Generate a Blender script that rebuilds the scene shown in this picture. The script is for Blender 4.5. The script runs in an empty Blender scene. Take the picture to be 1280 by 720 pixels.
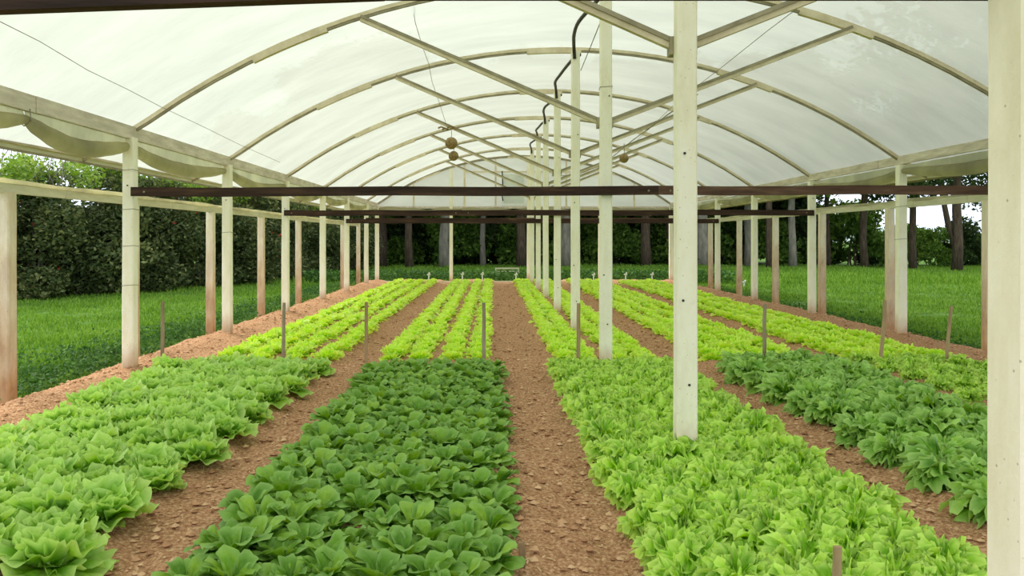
import bpy, math, random
import numpy as np
from mathutils import Vector, Matrix

C = bpy.context.scene.collection
S = bpy.context.scene
PI = math.pi
rnd = random.Random(7)
rs = np.random.RandomState(11)

# ------------------------------------------------------------------ camera
cam = bpy.data.cameras.new('camera')
cam.lens = 28.125; cam.sensor_width = 36; cam.sensor_fit = 'HORIZONTAL'
cam.shift_x = 0.01875; cam.shift_y = -0.04766
cam.clip_start = 0.05; cam.clip_end = 1500
co = bpy.data.objects.new('camera', cam); C.objects.link(co)
co.location = (0, 0, 1.5); co.rotation_euler = (math.radians(90), 0, 0)
S.camera = co
# ------------------------------------------------------------------ sky: bright even overcast
w = bpy.data.worlds.new('sky'); S.world = w; w.use_nodes = True
nt = w.node_tree; nt.nodes.clear()
tc = nt.nodes.new('ShaderNodeTexCoord'); sp = nt.nodes.new('ShaderNodeSeparateXYZ')
cr = nt.nodes.new('ShaderNodeValToRGB'); bg = nt.nodes.new('ShaderNodeBackground'); wo = nt.nodes.new('ShaderNodeOutputWorld')
nz = nt.nodes.new('ShaderNodeTexNoise'); nz.inputs['Scale'].default_value = 2.2; nz.inputs['Detail'].default_value = 4
mx = nt.nodes.new('ShaderNodeMixRGB'); mx.blend_type = 'MULTIPLY'; mx.inputs[0].default_value = 0.35
cr2 = nt.nodes.new('ShaderNodeValToRGB')
cr.color_ramp.elements[0].position = 0.0; cr.color_ramp.elements[0].color = (0.80, 0.88, 1.0, 1)
cr.color_ramp.elements[1].position = 0.6; cr.color_ramp.elements[1].color = (1.0, 1.0, 0.97, 1)
cr2.color_ramp.elements[0].position = 0.35; cr2.color_ramp.elements[0].color = (0.72, 0.78, 0.84, 1)
cr2.color_ramp.elements[1].position = 0.6; cr2.color_ramp.elements[1].color = (1, 1, 1, 1)
nt.links.new(tc.outputs['Generated'], sp.inputs[0]); nt.links.new(sp.outputs['Z'], cr.inputs[0])
nt.links.new(tc.outputs['Generated'], nz.inputs['Vector']); nt.links.new(nz.outputs['Fac'], cr2.inputs[0])
nt.links.new(cr.outputs[0], mx.inputs[1]); nt.links.new(cr2.outputs[0], mx.inputs[2])
nt.links.new(mx.outputs[0], bg.inputs[0]); nt.links.new(bg.outputs[0], wo.inputs[0])
bg.inputs[1].default_value = 1.75
# veiled sun high on the left
sl = bpy.data.lights.new('sun', 'SUN'); sl.energy = 2.6; sl.angle = math.radians(25); sl.color = (1.0, 0.95, 0.84)
so = bpy.data.objects.new('sun', sl); C.objects.link(so)
so.rotation_euler = (math.radians(-22), math.radians(-38), 0)
vs = S.view_settings
S.display_settings.display_device = 'sRGB'
vs.view_transform = 'Standard'; vs.look = 'None'; vs.gamma = 1; vs.use_curve_mapping = False; vs.exposure = 0.1
cy = S.cycles
cy.max_bounces = 9; cy.diffuse_bounces = 5; cy.transmission_bounces = 6; cy.transparent_max_bounces = 12
cy.use_denoising = True
cy.sample_clamp_indirect = 6

# ------------------------------------------------------------------ helpers
def P(x, y, Z):
    """pixel (x, y) of the photograph at depth Z metres -> world point"""
    return Vector(((x - 616) / 1000 * Z, Z, 1.5 + (299 - y) / 1000 * Z))

class MB:
    def __init__(s): s.v = []; s.f = []
    def add(s, vs, fs):
        o = len(s.v); s.v += [tuple(a) for a in vs]; s.f += [tuple(i + o for i in f) for f in fs]; return s
    def box(s, x0, x1, y0, y1, z0, z1):
        v = [(x0,y0,z0),(x1,y0,z0),(x1,y1,z0),(x0,y1,z0),(x0,y0,z1),(x1,y0,z1),(x1,y1,z1),(x0,y1,z1)]
        return s.add(v, [(0,3,2,1),(4,5,6,7),(0,1,5,4),(1,2,6,5),(2,3,7,6),(3,0,4,7)])
    def sweep(s, pts, prof, up=Vector((0,0,1)), scale=None):
        """sweep a closed 2D profile [(side, up)] along points"""
        pts = [Vector(p) for p in pts]; n = len(prof); vs = []
        for i, p in enumerate(pts):
            a = pts[max(i-1, 0)]; b = pts[min(i+1, len(pts)-1)]
            t = (b - a).normalized(); u = up
            if abs(t.dot(u)) > 0.97: u = Vector((0, 1, 0))
            sd = t.cross(u).normalized(); uu = sd.cross(t).normalized()
            k = scale[i] if scale else 1
            for (q, r) in prof: vs.append(p + sd * q * k + uu * r * k)
        fs = []
        for i in range(len(pts) - 1):
            for j in range(n):
                k = (j + 1) % n
                fs.append((i*n+j, i*n+k, (i+1)*n+k, (i+1)*n+j))
        fs.append(tuple(range(n-1, -1, -1))); fs.append(tuple((len(pts)-1)*n + j for j in range(n)))
        return s.add(vs, fs)
    def tube(s, pts, r, n=8, scale=None):
        return s.sweep(pts, [(r*math.cos(2*PI*j/n), r*math.sin(2*PI*j/n)) for j in range(n)], scale=scale)
    def bar(s, a, b, wd, ht, up=Vector((0,0,1))):
        return s.sweep([a, b], [(-wd/2,-ht/2),(wd/2,-ht/2),(wd/2,ht/2),(-wd/2,ht/2)], up=up)
    def mesh(s, name):
        m = bpy.data.meshes.new(name); m.from_pydata(s.v, [], s.f); m.update(); return m
    def build(s, name, mat, parent=None, smooth=False):
        m = s.mesh(name); m.materials.append(mat)
        if smooth: m.shade_smooth()
        o = bpy.data.objects.new(name, m); C.objects.link(o)
        if parent: o.parent = parent
        return o

def npmesh(name, V, F, mat, smooth=False, col=None):
    """fast mesh from arrays; F all quads or all tris"""
    m = bpy.data.meshes.new(name); V = np.asarray(V, np.float32); F = np.asarray(F, np.int32)
    k = F.shape[1]
    m.vertices.add(len(V)); m.vertices.foreach_set('co', V.ravel())
    m.loops.add(F.size); m.loops.foreach_set('vertex_index', F.ravel())
    m.polygons.add(len(F)); m.polygons.foreach_set('loop_start', np.arange(0, F.size, k, dtype=np.int32))
    m.polygons.foreach_set('loop_total', np.full(len(F), k, np.int32))
    m.polygons.foreach_set('use_smooth', np.full(len(F), smooth))
    m.update(calc_edges=True)
    if col is not None:
        a = m.attributes.new('shade', 'FLOAT', 'POINT'); a.data.foreach_set('value', np.asarray(col, np.float32))
    m.materials.append(mat)
    return m

def link(name, mesh, parent=None):
    o = bpy.data.objects.new(name, mesh); C.objects.link(o)
    if parent: o.parent = parent
    return o

def tag(o, label=None, cat=None, group=None, kind=None):
    if label: o['label'] = label
    if cat: o['category'] = cat
    if group: o['group'] = group
    if kind: o['kind'] = kind
    return o

def empty(name, loc, label, cat, group=None):
    o = bpy.data.objects.new(name, None); C.objects.link(o); o.location = loc; o.empty_display_size = 0.1
    return tag(o, label, cat, group)

def ordn(k):
    b = ['first', 'second', 'third', 'fourth', 'fifth', 'sixth', 'seventh', 'eighth', 'ninth', 'tenth', 'eleventh', 'twelfth', 'thirteenth', 'fourteenth', 'fifteenth', 'sixteenth', 'seventeenth', 'eighteenth', 'nineteenth', 'twentieth']
    return b[k] if k < 20 else ('thirtieth' if k == 29 else ('twenty-' if k < 29 else 'thirty-') + b[(k-20) % 10 if k < 29 else k-30])

def vnoise(x, y, seed=0):
    r = np.random.RandomState(seed); T = r.rand(256, 256)
    xi = np.floor(x).astype(int); yi = np.floor(y).astype(int); fx = x - xi; fy = y - yi
    fx = fx*fx*(3-2*fx); fy = fy*fy*(3-2*fy)
    g = lambda a, b: T[a & 255, b & 255]
    return (g(xi,yi)*(1-fx)+g(xi+1,yi)*fx)*(1-fy) + (g(xi,yi+1)*(1-fx)+g(xi+1,yi+1)*fx)*fy

# ------------------------------------------------------------------ materials
def srgb(r, g, b):
    f = lambda c: (c/255/12.92) if c/255 <= 0.04045 else ((c/255+0.055)/1.055)**2.4
    return (f(r), f(g), f(b), 1)

def nodemat(name):
    m = bpy.data.materials.new(name); m.use_nodes = True; n = m.node_tree; n.nodes.clear()
    out = n.nodes.new('ShaderNodeOutputMaterial'); return m, n, out

def ramp(n, fac, stops):
    r = n.nodes.new('ShaderNodeValToRGB'); n.links.new(fac, r.inputs[0])
    e = r.color_ramp.elements
    while len(e) < len(stops): e.new(0.5)
    for i, (p, c) in enumerate(stops): e[i].position = p; e[i].color = c
    return r.outputs[0]

def noise(n, scale, detail=4, rough=0.5, vec=None, dist=0):
    t = n.nodes.new('ShaderNodeTexNoise'); t.inputs['Scale'].default_value = scale
    t.inputs['Detail'].default_value = detail; t.inputs['Roughness'].default_value = rough; t.inputs['Distortion'].default_value = dist
    if vec is None:
        c = n.nodes.new('ShaderNodeTexCoord'); vec = c.outputs['Object']
    n.links.new(vec, t.inputs['Vector']); return t.outputs['Fac']

def solid(name, stops, scale=6, rough=0.8, bump=0.2, bscale=40, detail=5, stretch=None, spec=0.3):
    m, n, out = nodemat(name)
    c = n.nodes.new('ShaderNodeTexCoord'); mp = n.nodes.new('ShaderNodeMapping')
    n.links.new(c.outputs['Object'], mp.inputs[0])
    if stretch: mp.inputs['Scale'].default_value = stretch
    f = noise(n, scale, detail, 0.6, mp.outputs[0])
    b = n.nodes.new('ShaderNodeBsdfPrincipled'); b.inputs['Roughness'].default_value = rough
    b.inputs['Specular IOR Level'].default_value = spec
    n.links.new(ramp(n, f, stops), b.inputs['Base Color'])
    bp = n.nodes.new('ShaderNodeBump'); bp.inputs['Strength'].default_value = bump; bp.inputs['Distance'].default_value = 0.02
    n.links.new(noise(n, bscale, 4, 0.6, mp.outputs[0]), bp.inputs['Height']); n.links.new(bp.outputs[0], b.inputs['Normal'])
    n.links.new(b.outputs[0], out.inputs[0]); return m

def post_mat(name, stain):
    """limewashed concrete; stain = height of the red soil splashes"""
    m, n, out = nodemat(name)
    c = n.nodes.new('ShaderNodeTexCoord'); g = n.nodes.new('ShaderNodeNewGeometry'); s = n.nodes.new('ShaderNodeSeparateXYZ')
    n.links.new(g.outputs['Position'], s.inputs[0])
    mp = n.nodes.new('ShaderNodeMapping'); mp.inputs['Scale'].default_value = (1, 1, 0.35); n.links.new(g.outputs['Position'], mp.inputs[0])
    base = ramp(n, noise(n, 7, 6, 0.65, mp.outputs[0]), [(0.25, srgb(236,229,200)), (0.5, srgb(249,244,222)), (0.75, srgb(254,251,238))])
    soil = ramp(n, noise(n, 9, 4, 0.6, mp.outputs[0]), [(0.3, srgb(160,108,68)), (0.7, srgb(206,160,112))])
    a = n.nodes.new('ShaderNodeMath'); a.operation = 'MULTIPLY_ADD'
    n.links.new(noise(n, 4, 5, 0.7, mp.outputs[0]), a.inputs[0]); a.inputs[1].default_value = -1.5*stain
    n.links.new(s.outputs['Z'], a.inputs[2])
    mr = n.nodes.new('ShaderNodeMapRange'); n.links.new(a.outputs[0], mr.inputs['Value'])
    mr.inputs['From Min'].default_value = -0.75*stain; mr.inputs['From Max'].default_value = 0.45*stain
    mr.inputs['To Min'].default_value = 0.9; mr.inputs['To Max'].default_value = 0.0
    mix = n.nodes.new('ShaderNodeMixRGB'); n.links.new(mr.outputs[0], mix.inputs[0]); n.links.new(base, mix.inputs[1]); n.links.new(soil, mix.inputs[2])
    # small pits in the cement
    vo = n.nodes.new('ShaderNodeTexVoronoi'); vo.inputs['Scale'].default_value = 26; n.links.new(g.outputs['Position'], vo.inputs['Vector'])
    pit = ramp(n, vo.outputs['Distance'], [(0.05, (0.25,0.22,0.16,1)), (0.12, (1,1,1,1))])
    mm = n.nodes.new('ShaderNodeMixRGB'); mm.blend_type = 'MULTIPLY'; mm.inputs[0].default_value = 0.6
    n.links.new(mix.outputs[0], mm.inputs[1]); n.links.new(pit, mm.inputs[2])
    b = n.nodes.new('ShaderNodeBsdfPrincipled'); b.inputs['Roughness'].default_value = 0.9; b.inputs['Specular IOR Level'].default_value = 0.15
    n.links.new(mm.outputs[0], b.inputs['Base Color'])
    bp = n.nodes.new('ShaderNodeBump'); bp.inputs['Strength'].default_value = 0.35; bp.inputs['Distance'].default_value = 0.01
    n.links.new(noise(n, 30, 5, 0.7, g.outputs['Position']), bp.inputs['Height']); n.links.new(bp.outputs[0], b.inputs['Normal'])
    n.links.new(b.outputs[0], out.inputs[0]); return m

def leaf_mat(name, dark, mid, light, trans=0.35, rim=None, gloss=0.45, patch=9.0, spec=0.35):
    """leaf: colour varies by leaf and by blotch, veins as bump, thin translucent"""
    m, n, out = nodemat(name)
    g = n.nodes.new('ShaderNodeNewGeometry'); oi = n.nodes.new('ShaderNodeObjectInfo')
    nf = noise(n, patch, 3, 0.6, g.outputs['Position'])
    ad = n.nodes.new('ShaderNodeMath'); ad.operation = 'ADD'; n.links.new(g.outputs['Random Per Island'], ad.inputs[0]); n.links.new(oi.outputs['Random'], ad.inputs[1])
    fr = n.nodes.new('ShaderNodeMath'); fr.operation = 'FRACT'; n.links.new(ad.outputs[0], fr.inputs[0])
    ma = n.nodes.new('ShaderNodeMath'); ma.operation = 'MULTIPLY_ADD'; n.links.new(fr.outputs[0], ma.inputs[0]); ma.inputs[1].default_value = 0.45
    sc = n.nodes.new('ShaderNodeMath'); sc.operation = 'MULTIPLY'; n.links.new(nf, sc.inputs[0]); sc.inputs[1].default_value = 0.55
    n.links.new(sc.outputs[0], ma.inputs[2])
    colr = ramp(n, ma.outputs[0], [(0.15, dark), (0.5, mid), (0.85, light)])
    if rim:
        at = n.nodes.new('ShaderNodeAttribute'); at.attribute_name = 'shade'
        mx = n.nodes.new('ShaderNodeMixRGB'); n.links.new(at.outputs['Fac'], mx.inputs[0]); n.links.new(colr, mx.inputs[1]); mx.inputs[2].default_value = rim
        colr = mx.outputs[0]
    b = n.nodes.new('ShaderNodeBsdfPrincipled'); b.inputs['Roughness'].default_value = gloss; b.inputs['Specular IOR Level'].default_value = spec
    n.links.new(colr, b.inputs['Base Color'])
    t = n.nodes.new('ShaderNodeBsdfTranslucent')
    hs = n.nodes.new('ShaderNodeHueSaturation'); hs.inputs['Hue'].default_value = 0.485; hs.inputs['Saturation'].default_value = 1.1; hs.inputs['Value'].default_value = 1.25
    n.links.new(colr, hs.inputs['Color']); n.links.new(hs.outputs[0], t.inputs[0])
    bp = n.nodes.new('ShaderNodeBump'); bp.inputs['Strength'].default_value = 0.5; bp.inputs['Distance'].default_value = 0.01
    n.links.new(noise(n, 55, 3, 0.6, g.outputs['Position'], 0.6), bp.inputs['Height']); n.links.new(bp.outputs[0], b.inputs['Normal'])
    ms = n.nodes.new('ShaderNodeMixShader'); ms.inputs[0].default_value = trans
    n.links.new(b.outputs[0], ms.inputs[1]); n.links.new(t.outputs[0], ms.inputs[2]); n.links.new(ms.outputs[0], out.inputs[0])
    return m

def film_mat(name, tint, clear=0.3, ttint=(0.9,0.95,0.88,1), bump=0.25, dirty=0.2, back=0.16):
    m, n, out = nodemat(name)
    g = n.nodes.new('ShaderNodeNewGeometry')
    mp = n.nodes.new('ShaderNodeMapping'); mp.inputs['Scale'].default_value = (0.35, 1.2, 1); n.links.new(g.outputs['Position'], mp.inputs[0])
    f = noise(n, 1.3, 5, 0.6, mp.outputs[0])
    dk = tuple(c*(1-dirty) for c in tint[:3]) + (1,)
    colr = ramp(n, f, [(0.3, dk), (0.65, tint)])
    tl = n.nodes.new('ShaderNodeBsdfTranslucent'); n.links.new(colr, tl.inputs[0])
    df = n.nodes.new('ShaderNodeBsdfDiffuse'); n.links.new(colr, df.inputs[0])
    tr = n.nodes.new('ShaderNodeBsdfTransparent'); tr.inputs[0].default_value = ttint
    gl = n.nodes.new('ShaderNodeBsdfGlossy'); gl.inputs['Roughness'].default_value = 0.35
    bp = n.nodes.new('ShaderNodeBump'); bp.inputs['Strength'].default_value = bump; bp.inputs['Distance'].default_value = 0.05
    mp2 = n.nodes.new('ShaderNodeMapping'); mp2.inputs['Scale'].default_value = (0.5, 5, 1); n.links.new(g.outputs['Position'], mp2.inputs[0])
    n.links.new(noise(n, 2.2, 4, 0.6, mp2.outputs[0], 0.4), bp.inputs['Height'])
    for q in (tl, df, gl): n.links.new(bp.outputs[0], q.inputs['Normal'])
    a = n.nodes.new('ShaderNodeMixShader'); a.inputs[0].default_value = back; n.links.new(tl.outputs[0], a.inputs[1]); n.links.new(df.outputs[0], a.inputs[2])
    b = n.nodes.new('ShaderNodeMixShader'); b.inputs[0].default_value = clear; n.links.new(a.outputs[0], b.inputs[1]); n.links.new(tr.outputs[0], b.inputs[2])
    c = n.nodes.new('ShaderNodeMixShader'); c.inputs[0].default_value = 0.03; n.links.new(b.outputs[0], c.inputs[1]); n.links.new(gl.outputs[0], c.inputs[2])
    n.links.new(c.outputs[0], out.inputs[0]); return m

M = {}
M['soil'] = solid('soil', [(0.3, srgb(136,94,66)), (0.5, srgb(190,144,108)), (0.70, srgb(232,196,158))], scale=48, rough=0.97, bump=1.0, bscale=60, detail=8, spec=0.1)
M['clod'] = leaf_mat('clod', srgb(140,98,70), srgb(196,152,116), srgb(232,200,160), 0.0, None, 0.95, 2.0, 0.1)
M['straw'] = solid('straw', [(0.3, srgb(190,160,110)), (0.7, srgb(226,204,160))], scale=9, rough=0.8, bump=0.1)
M['post'] = post_mat('limewashed_concrete', 0.28)
M['post_red'] = post_mat('soil_stained_concrete', 2.1)
M['wood_dark'] = solid('dark_timber', [(0.3, srgb(38,24,18)), (0.55, srgb(62,42,32)), (0.8, srgb(96,70,54))], scale=3, stretch=(0.6, 6, 6), rough=0.75, bump=0.4, bscale=8)
M['wood_brown'] = solid('brown_timber', [(0.3, srgb(70,48,38)), (0.55, srgb(98,72,58)), (0.8, srgb(140,112,92))], scale=3, stretch=(0.6, 6, 6), rough=0.75, bump=0.4, bscale=8)
M['beam'] = solid('grey_painted_beam', [(0.3, srgb(192,180,164)), (0.6, srgb(226,214,198)), (0.8, srgb(240,232,218))], scale=5, stretch=(5, 0.6, 3), rough=0.85, bump=0.3)
M['rib'] = solid('cream_steel_rib', [(0.3, srgb(200,186,156)), (0.6, srgb(232,220,192)), (0.8, srgb(244,236,214))], scale=4, rough=0.7, bump=0.15)
M['rib2'] = solid('grey_steel_lath', [(0.3, srgb(134,126,104)), (0.7, srgb(176,168,142))], scale=5, rough=0.7, bump=0.15)
M['rail'] = solid('cream_rail', [(0.3, srgb(206,201,174)), (0.7, srgb(232,228,204))], scale=5, stretch=(3, 0.5, 3), rough=0.8, bump=0.2)
M['stake'] = solid('stake_wood', [(0.3, srgb(140,116,88)), (0.6, srgb(178,152,116)), (0.8, srgb(204,182,146))], scale=12, stretch=(1, 1, 0.2), rough=0.9, bump=0.4)
M['stake_grey'] = solid('weathered_wood', [(0.3, srgb(126,114,92)), (0.7, srgb(170,156,130))], scale=12, stretch=(1, 1, 0.2), rough=0.9, bump=0.4)
M['black'] = solid('black_hose', [(0.3, srgb(30,28,24)), (0.7, srgb(70,66,56))], scale=8, rough=0.5, bump=0.2)
M['wire'] = solid('wire', [(0.3, srgb(120,114,98)), (0.7, srgb(160,154,130))], scale=8, rough=0.6, bump=0.0)
M['ball'] = solid('ball', [(0.3, srgb(120,98,62)), (0.55, srgb(160,136,90)), (0.8, srgb(186,164,116))], scale=18, rough=0.9, bump=0.8, bscale=60)
M['white'] = solid('white_plastic', [(0.3, srgb(225,228,224)), (0.7, srgb(245,246,244))], scale=6, rough=0.4, bump=0.0)
M['film'] = film_mat('roof_film', (0.475, 0.50, 0.432, 1), 0.06, (0.80, 0.95, 0.85, 1), 0.3, 0.16)
M['film_end'] = film_mat('gable_film', (0.93, 0.95, 0.90, 1), 0.10, (0.85, 0.92, 0.92, 1), 0.3, 0.2, 0.5)
M['curtain'] = film_mat('curtain_film', (0.80, 0.77, 0.57, 1), 0.06, (0.8, 0.8, 0.5, 1), 0.5, 0.35)
M['turf'] = solid('turf', [(0.3, srgb(60,92,36)), (0.5, srgb(82,116,46)), (0.75, srgb(104,138,58))], scale=2.5, rough=0.95, bump=0.8, bscale=30, detail=8, spec=0.1)
M['grass'] = leaf_mat('grass_blade', srgb(72,112,36), srgb(106,148,54), srgb(144,178,80), 0.3, None, 0.7, 0.6, 0.15)
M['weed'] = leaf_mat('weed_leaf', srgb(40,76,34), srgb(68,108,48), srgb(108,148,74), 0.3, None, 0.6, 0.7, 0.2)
M['bark'] = solid('bark', [(0.3, srgb(56,46,38)), (0.6, srgb(92,80,66)), (0.8, srgb(126,112,94))], scale=5, stretch=(3, 3, 0.5), rough=0.95, bump=0.7, bscale=12)
M['bark_pale'] = solid('pale_bark', [(0.3, srgb(110,106,96)), (0.6, srgb(150,146,134)), (0.8, srgb(176,172,160))], scale=3, stretch=(2, 2, 0.6), rough=0.9, bump=0.5, bscale=12)
M['tree_dark'] = leaf_mat('dark_tree_leaf', srgb(30,44,24), srgb(52,74,38), srgb(92,114,62), 0.3, None, 0.7, 0.4, 0.15)
M['tree_mid'] = leaf_mat('mid_tree_leaf', srgb(50,80,28), srgb(84,120,46), srgb(140,168,80), 0.3, None, 0.7, 0.4, 0.15)
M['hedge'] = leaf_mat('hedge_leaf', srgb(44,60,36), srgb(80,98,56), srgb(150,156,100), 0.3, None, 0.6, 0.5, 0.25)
M['hedge_bright'] = leaf_mat('bright_hedge_leaf', srgb(80,118,40), srgb(128,164,64), srgb(176,198,104), 0.35, None, 0.5, 0.5)  # lighter green leaf colour for the shoots on top
M['flower'] = leaf_mat('red_flower', srgb(120,26,16), srgb(170,44,26), srgb(200,80,50), 0.3)
M['far'] = solid('hazed_hill', [(0.3, srgb(128,150,146)), (0.7, srgb(160,178,170))], scale=0.02, rough=1, bump=0)  # blue green haze of distance is put into the hill colour
M['let_a'] = leaf_mat('head_lettuce_leaf', srgb(82,146,16), srgb(132,190,36), srgb(180,224,74), 0.34, srgb(208,236,146), 0.45, 14, 0.28)
M['let_b'] = leaf_mat('smooth_lettuce_leaf', srgb(60,114,12), srgb(104,156,36), srgb(164,202,62), 0.28, srgb(150,188,104), 0.55, 20, 0.3)
M['let_c'] = leaf_mat('curly_lettuce_leaf', srgb(70,136,8), srgb(138,200,26), srgb(200,240,76), 0.34, srgb(224,250,140), 0.5, 24, 0.2)
M['let_d'] = leaf_mat('endive_leaf', srgb(56,116,12), srgb(108,170,34), srgb(172,218,78), 0.28, srgb(186,222,130), 0.45, 20, 0.28)
M['let_y'] = leaf_mat('young_lettuce_leaf', srgb(146,210,30), srgb(194,238,50), srgb(224,248,96), 0.38, srgb(228,248,130), 0.45)
M['let_core'] = M['let_y']

# ------------------------------------------------------------------ ground
BEDS = [(-3.45, -1.85), (-1.3, 0.02), (0.7, 2.0), (2.48, 3.78), (4.15, 5.5)]
def bed_h(x):
    h = np.zeros_like(x)
    for a, b in BEDS:
        h = np.maximum(h, 0.06 * np.clip((x - a + 0.08) / 0.16, 0, 1) * np.clip((b + 0.08 - x) / 0.16, 0, 1))
    return h
def ground_z(x, y):
    z = bed_h(x) + 0.05*(vnoise(x*1.3+9, y*1.3, 1)-0.5) + 0.035*(vnoise(x*5, y*5, 2)-0.5) + 0.028*(vnoise(x*14, y*14, 3)-0.5) + 0.016*(vnoise(x*31, y*31, 4)-0.5)
    edge = np.clip((x + 4.95) / 0.5, 0, 1) * np.clip((7.0 - x) / 0.5, 0, 1) * np.clip((29.0 - y) / 0.5, 0, 1)
    bank = 0.07*np.exp(-((x + 4.05)/0.28)**2) + 0.05*np.exp(-((x - 6.25)/0.3)**2)
    return (z + bank) * edge - 0.2 * (1 - edge)
xs = np.arange(-5.0, 7.05, 0.045); ys = np.concatenate([np.arange(-1.0, 9.5, 0.045), np.arange(9.5, 29.2, 0.09)])
XX, YY = np.meshgrid(xs, ys); ZZ = ground_z(XX, YY)
V = np.stack([XX, YY, ZZ], -1).reshape(-1, 3); nx, ny = len(xs), len(ys)
i = (np.arange(ny-1)[:, None]*nx + np.arange(nx-1)[None]).ravel()
soil = link('soil_ground', npmesh('soil_ground', V, np.stack([i, i+1, i+nx+1, i+nx], 1), M['soil'], True))
tag(soil, 'reddish brown soil of the beds and paths under the roof', kind='structure')
m = MB(); m.add([(-300,-30,-0.14),(400,-30,-0.14),(400,400,-0.14),(-300,400,-0.14)], [(0,1,2,3)])
tag(m.build('lawn', M['turf']), 'flat green lawn around the greenhouse', kind='structure')
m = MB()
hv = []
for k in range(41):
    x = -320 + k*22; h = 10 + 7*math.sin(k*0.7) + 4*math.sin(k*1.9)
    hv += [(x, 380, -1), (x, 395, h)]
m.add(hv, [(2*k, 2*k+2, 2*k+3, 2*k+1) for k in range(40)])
tag(m.build('distant_hills', M['far']), 'hills on the horizon, pale blue green haze put into their colour', kind='structure')

# clods of earth: small lumps, far too many to count
def lumps(n, xr, yr, r0, r1, seed):
    r = np.random.RandomState(seed)
    base = np.array([(1,0,0),(0.3,0.95,0),(-0.8,0.6,0),(-0.8,-0.6,0),(0.3,-0.95,0),(0.05,0.05,0.75),(0,0,-0.6)], float)
    tri = np.array([(0,1,5),(1,2,5),(2,3,5),(3,4,5),(4,0,5),(1,0,6),(2,1,6),(3,2,6),(4,3,6),(0,4,6)])
    y = yr[0] + (yr[1]-yr[0]) * r.rand(n)**2.0; x = xr[0] + (xr[1]-xr[0]) * r.rand(n)
    inb = bed_h(x) > 0.03
    keep = (~inb) | (r.rand(n) < 0.3); x = x[keep]; y = y[keep]; n = len(x)
    s = (r0 + (r1-r0)*r.rand(n)**4)
    a = r.rand(n)*2*PI; ca, sa = np.cos(a), np.sin(a)
    vb = base[None]*(0.7+0.6*r.rand(n, 7, 1)) * s[:, None, None]
    vx = vb[..., 0]*ca[:, None]-vb[..., 1]*sa[:, None]; vy = vb[..., 0]*sa[:, None]+vb[..., 1]*ca[:, None]
    vz = vb[..., 2]*0.8
    V = np.stack([vx + x[:, None], vy + y[:, None], vz + (ground_z(x, y) + 0.35*s)[:, None]], -1).reshape(-1, 3)
    F = (tri[None] + (np.arange(n)*7)[:, None, None]).reshape(-1, 3)
    return V, F
V, F = lumps(75000, (-4.7, 6.7), (2.2, 26.0), 0.004, 0.028, 5)
tag(link('soil_clods', npmesh('soil_clods', V, F, M['clod'], False)), 'loose clods of reddish earth strewn over the paths', 'soil', kind='stuff')
m = MB(); r = random.Random(3)
for k in range(4200):
    x = r.uniform(-4.4, 6.4); y = 2.3 + 20*r.random()**1.8
    if bed_h(np.array([x]))[0] > 0.03: continue
    z = float(ground_z(np.array([x]), np.array([y]))[0]) + 0.012; a = r.uniform(0, PI); L = 0.012 + 0.05*r.random()**3
    d = Vector((math.cos(a), math.sin(a), r.uniform(-0.1, 0.2)))*L
    m.bar(Vector((x, y, z)) - d*0.5, Vector((x, y, z)) + d*0.5, 0.006, 0.003)
tag(m.build('straw_litter', M['straw']), 'pale bits of straw and chaff lying on the paths', 'straw', kind='stuff')

# ------------------------------------------------------------------ grass
def blades(n, pick, h0, h1, wd, seed, zb=-0.14):
    r = np.random.RandomState(seed); x, y, k = pick(r, n)
    n = len(x); a = r.rand(n)*2*PI; h = (h0+(h1-h0)*r.rand(n))*k; lean = r.rand(n)*0.7*h; b = r.rand(n)*2*PI
    w_ = wd*(0.6+0.8*r.rand(n))*np.sqrt(k); dx, dy = np.cos(a)*w_, np.sin(a)*w_; lx, ly = np.cos(b)*lean, np.sin(b)*lean
    z = np.full(n, zb)
    A = np.stack([x-dx, y-dy, z], 1); B = np.stack([x+dx, y+dy, z], 1)
    Cc = np.stack([x+dx*0.8+lx*0.4, y+dy*0.8+ly*0.4, z+h*0.6], 1); D = np.stack([x-dx*0.8+lx*0.4, y-dy*0.8+ly*0.4, z+h*0.6], 1)
    E = np.stack([x+lx, y+ly, z+h], 1)
    V = np.stack([A, B, Cc, D, E], 1).reshape(-1, 3); o = (np.arange(n)*5)[:, None]
    F = np.concatenate([o+np.array([[0,1,2]]), o+np.array([[0,2,3]]), o+np.array([[3,2,4]])], 0)
    return V, F
def pick_left(r, n):
    y = 5.0 + 32*r.rand(n)**1.5; x = -4.75 - (y*0.75+2)*r.rand(n)**1.2
    cl = vnoise(x*1.4, y*1.4, 21)
    keep = (x > -0.70*y - 2) & (cl > 0.18); x, y, cl = x[keep], y[keep], cl[keep]
    return x, y, (0.45+0.9*cl)*(1+0.02*y)
def pick_right(r, n):
    y = 9 + 40*r.rand(n)**1.4; x = 6.85 + (y*0.7)*r.rand(n)**1.2
    cl = vnoise(x*1.4, y*1.4, 22); keep = (x < 0.68*y + 2) & (cl > 0.15); x, y, cl = x[keep], y[keep], cl[keep]
    return x, y, (0.4+0.8*cl)*(1+0.02*y)
def pick_back(r, n):
    y = 28.9 + 20*r.rand(n); x = -12 + 32*r.rand(n); cl = vnoise(x*0.8, y*0.8, 23)
    return x, y, 1.0+1.2*cl
V, F = blades(120000, pick_left, 0.03, 0.085, 0.010, 31)
tag(link('lawn_grass', npmesh('grass', V, F, M['grass'])), 'short green grass left of the greenhouse below the hedge', 'grass', kind='stuff')
V, F = blades(100000, pick_right, 0.03, 0.08, 0.012, 32)
tag(link('lawn_grass', npmesh('grass', V, F, M['grass'])), 'short green lawn grass right of the greenhouse', 'grass', kind='stuff')
V, F = blades(45000, pick_back, 0.05, 0.14, 0.018, 33)
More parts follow.
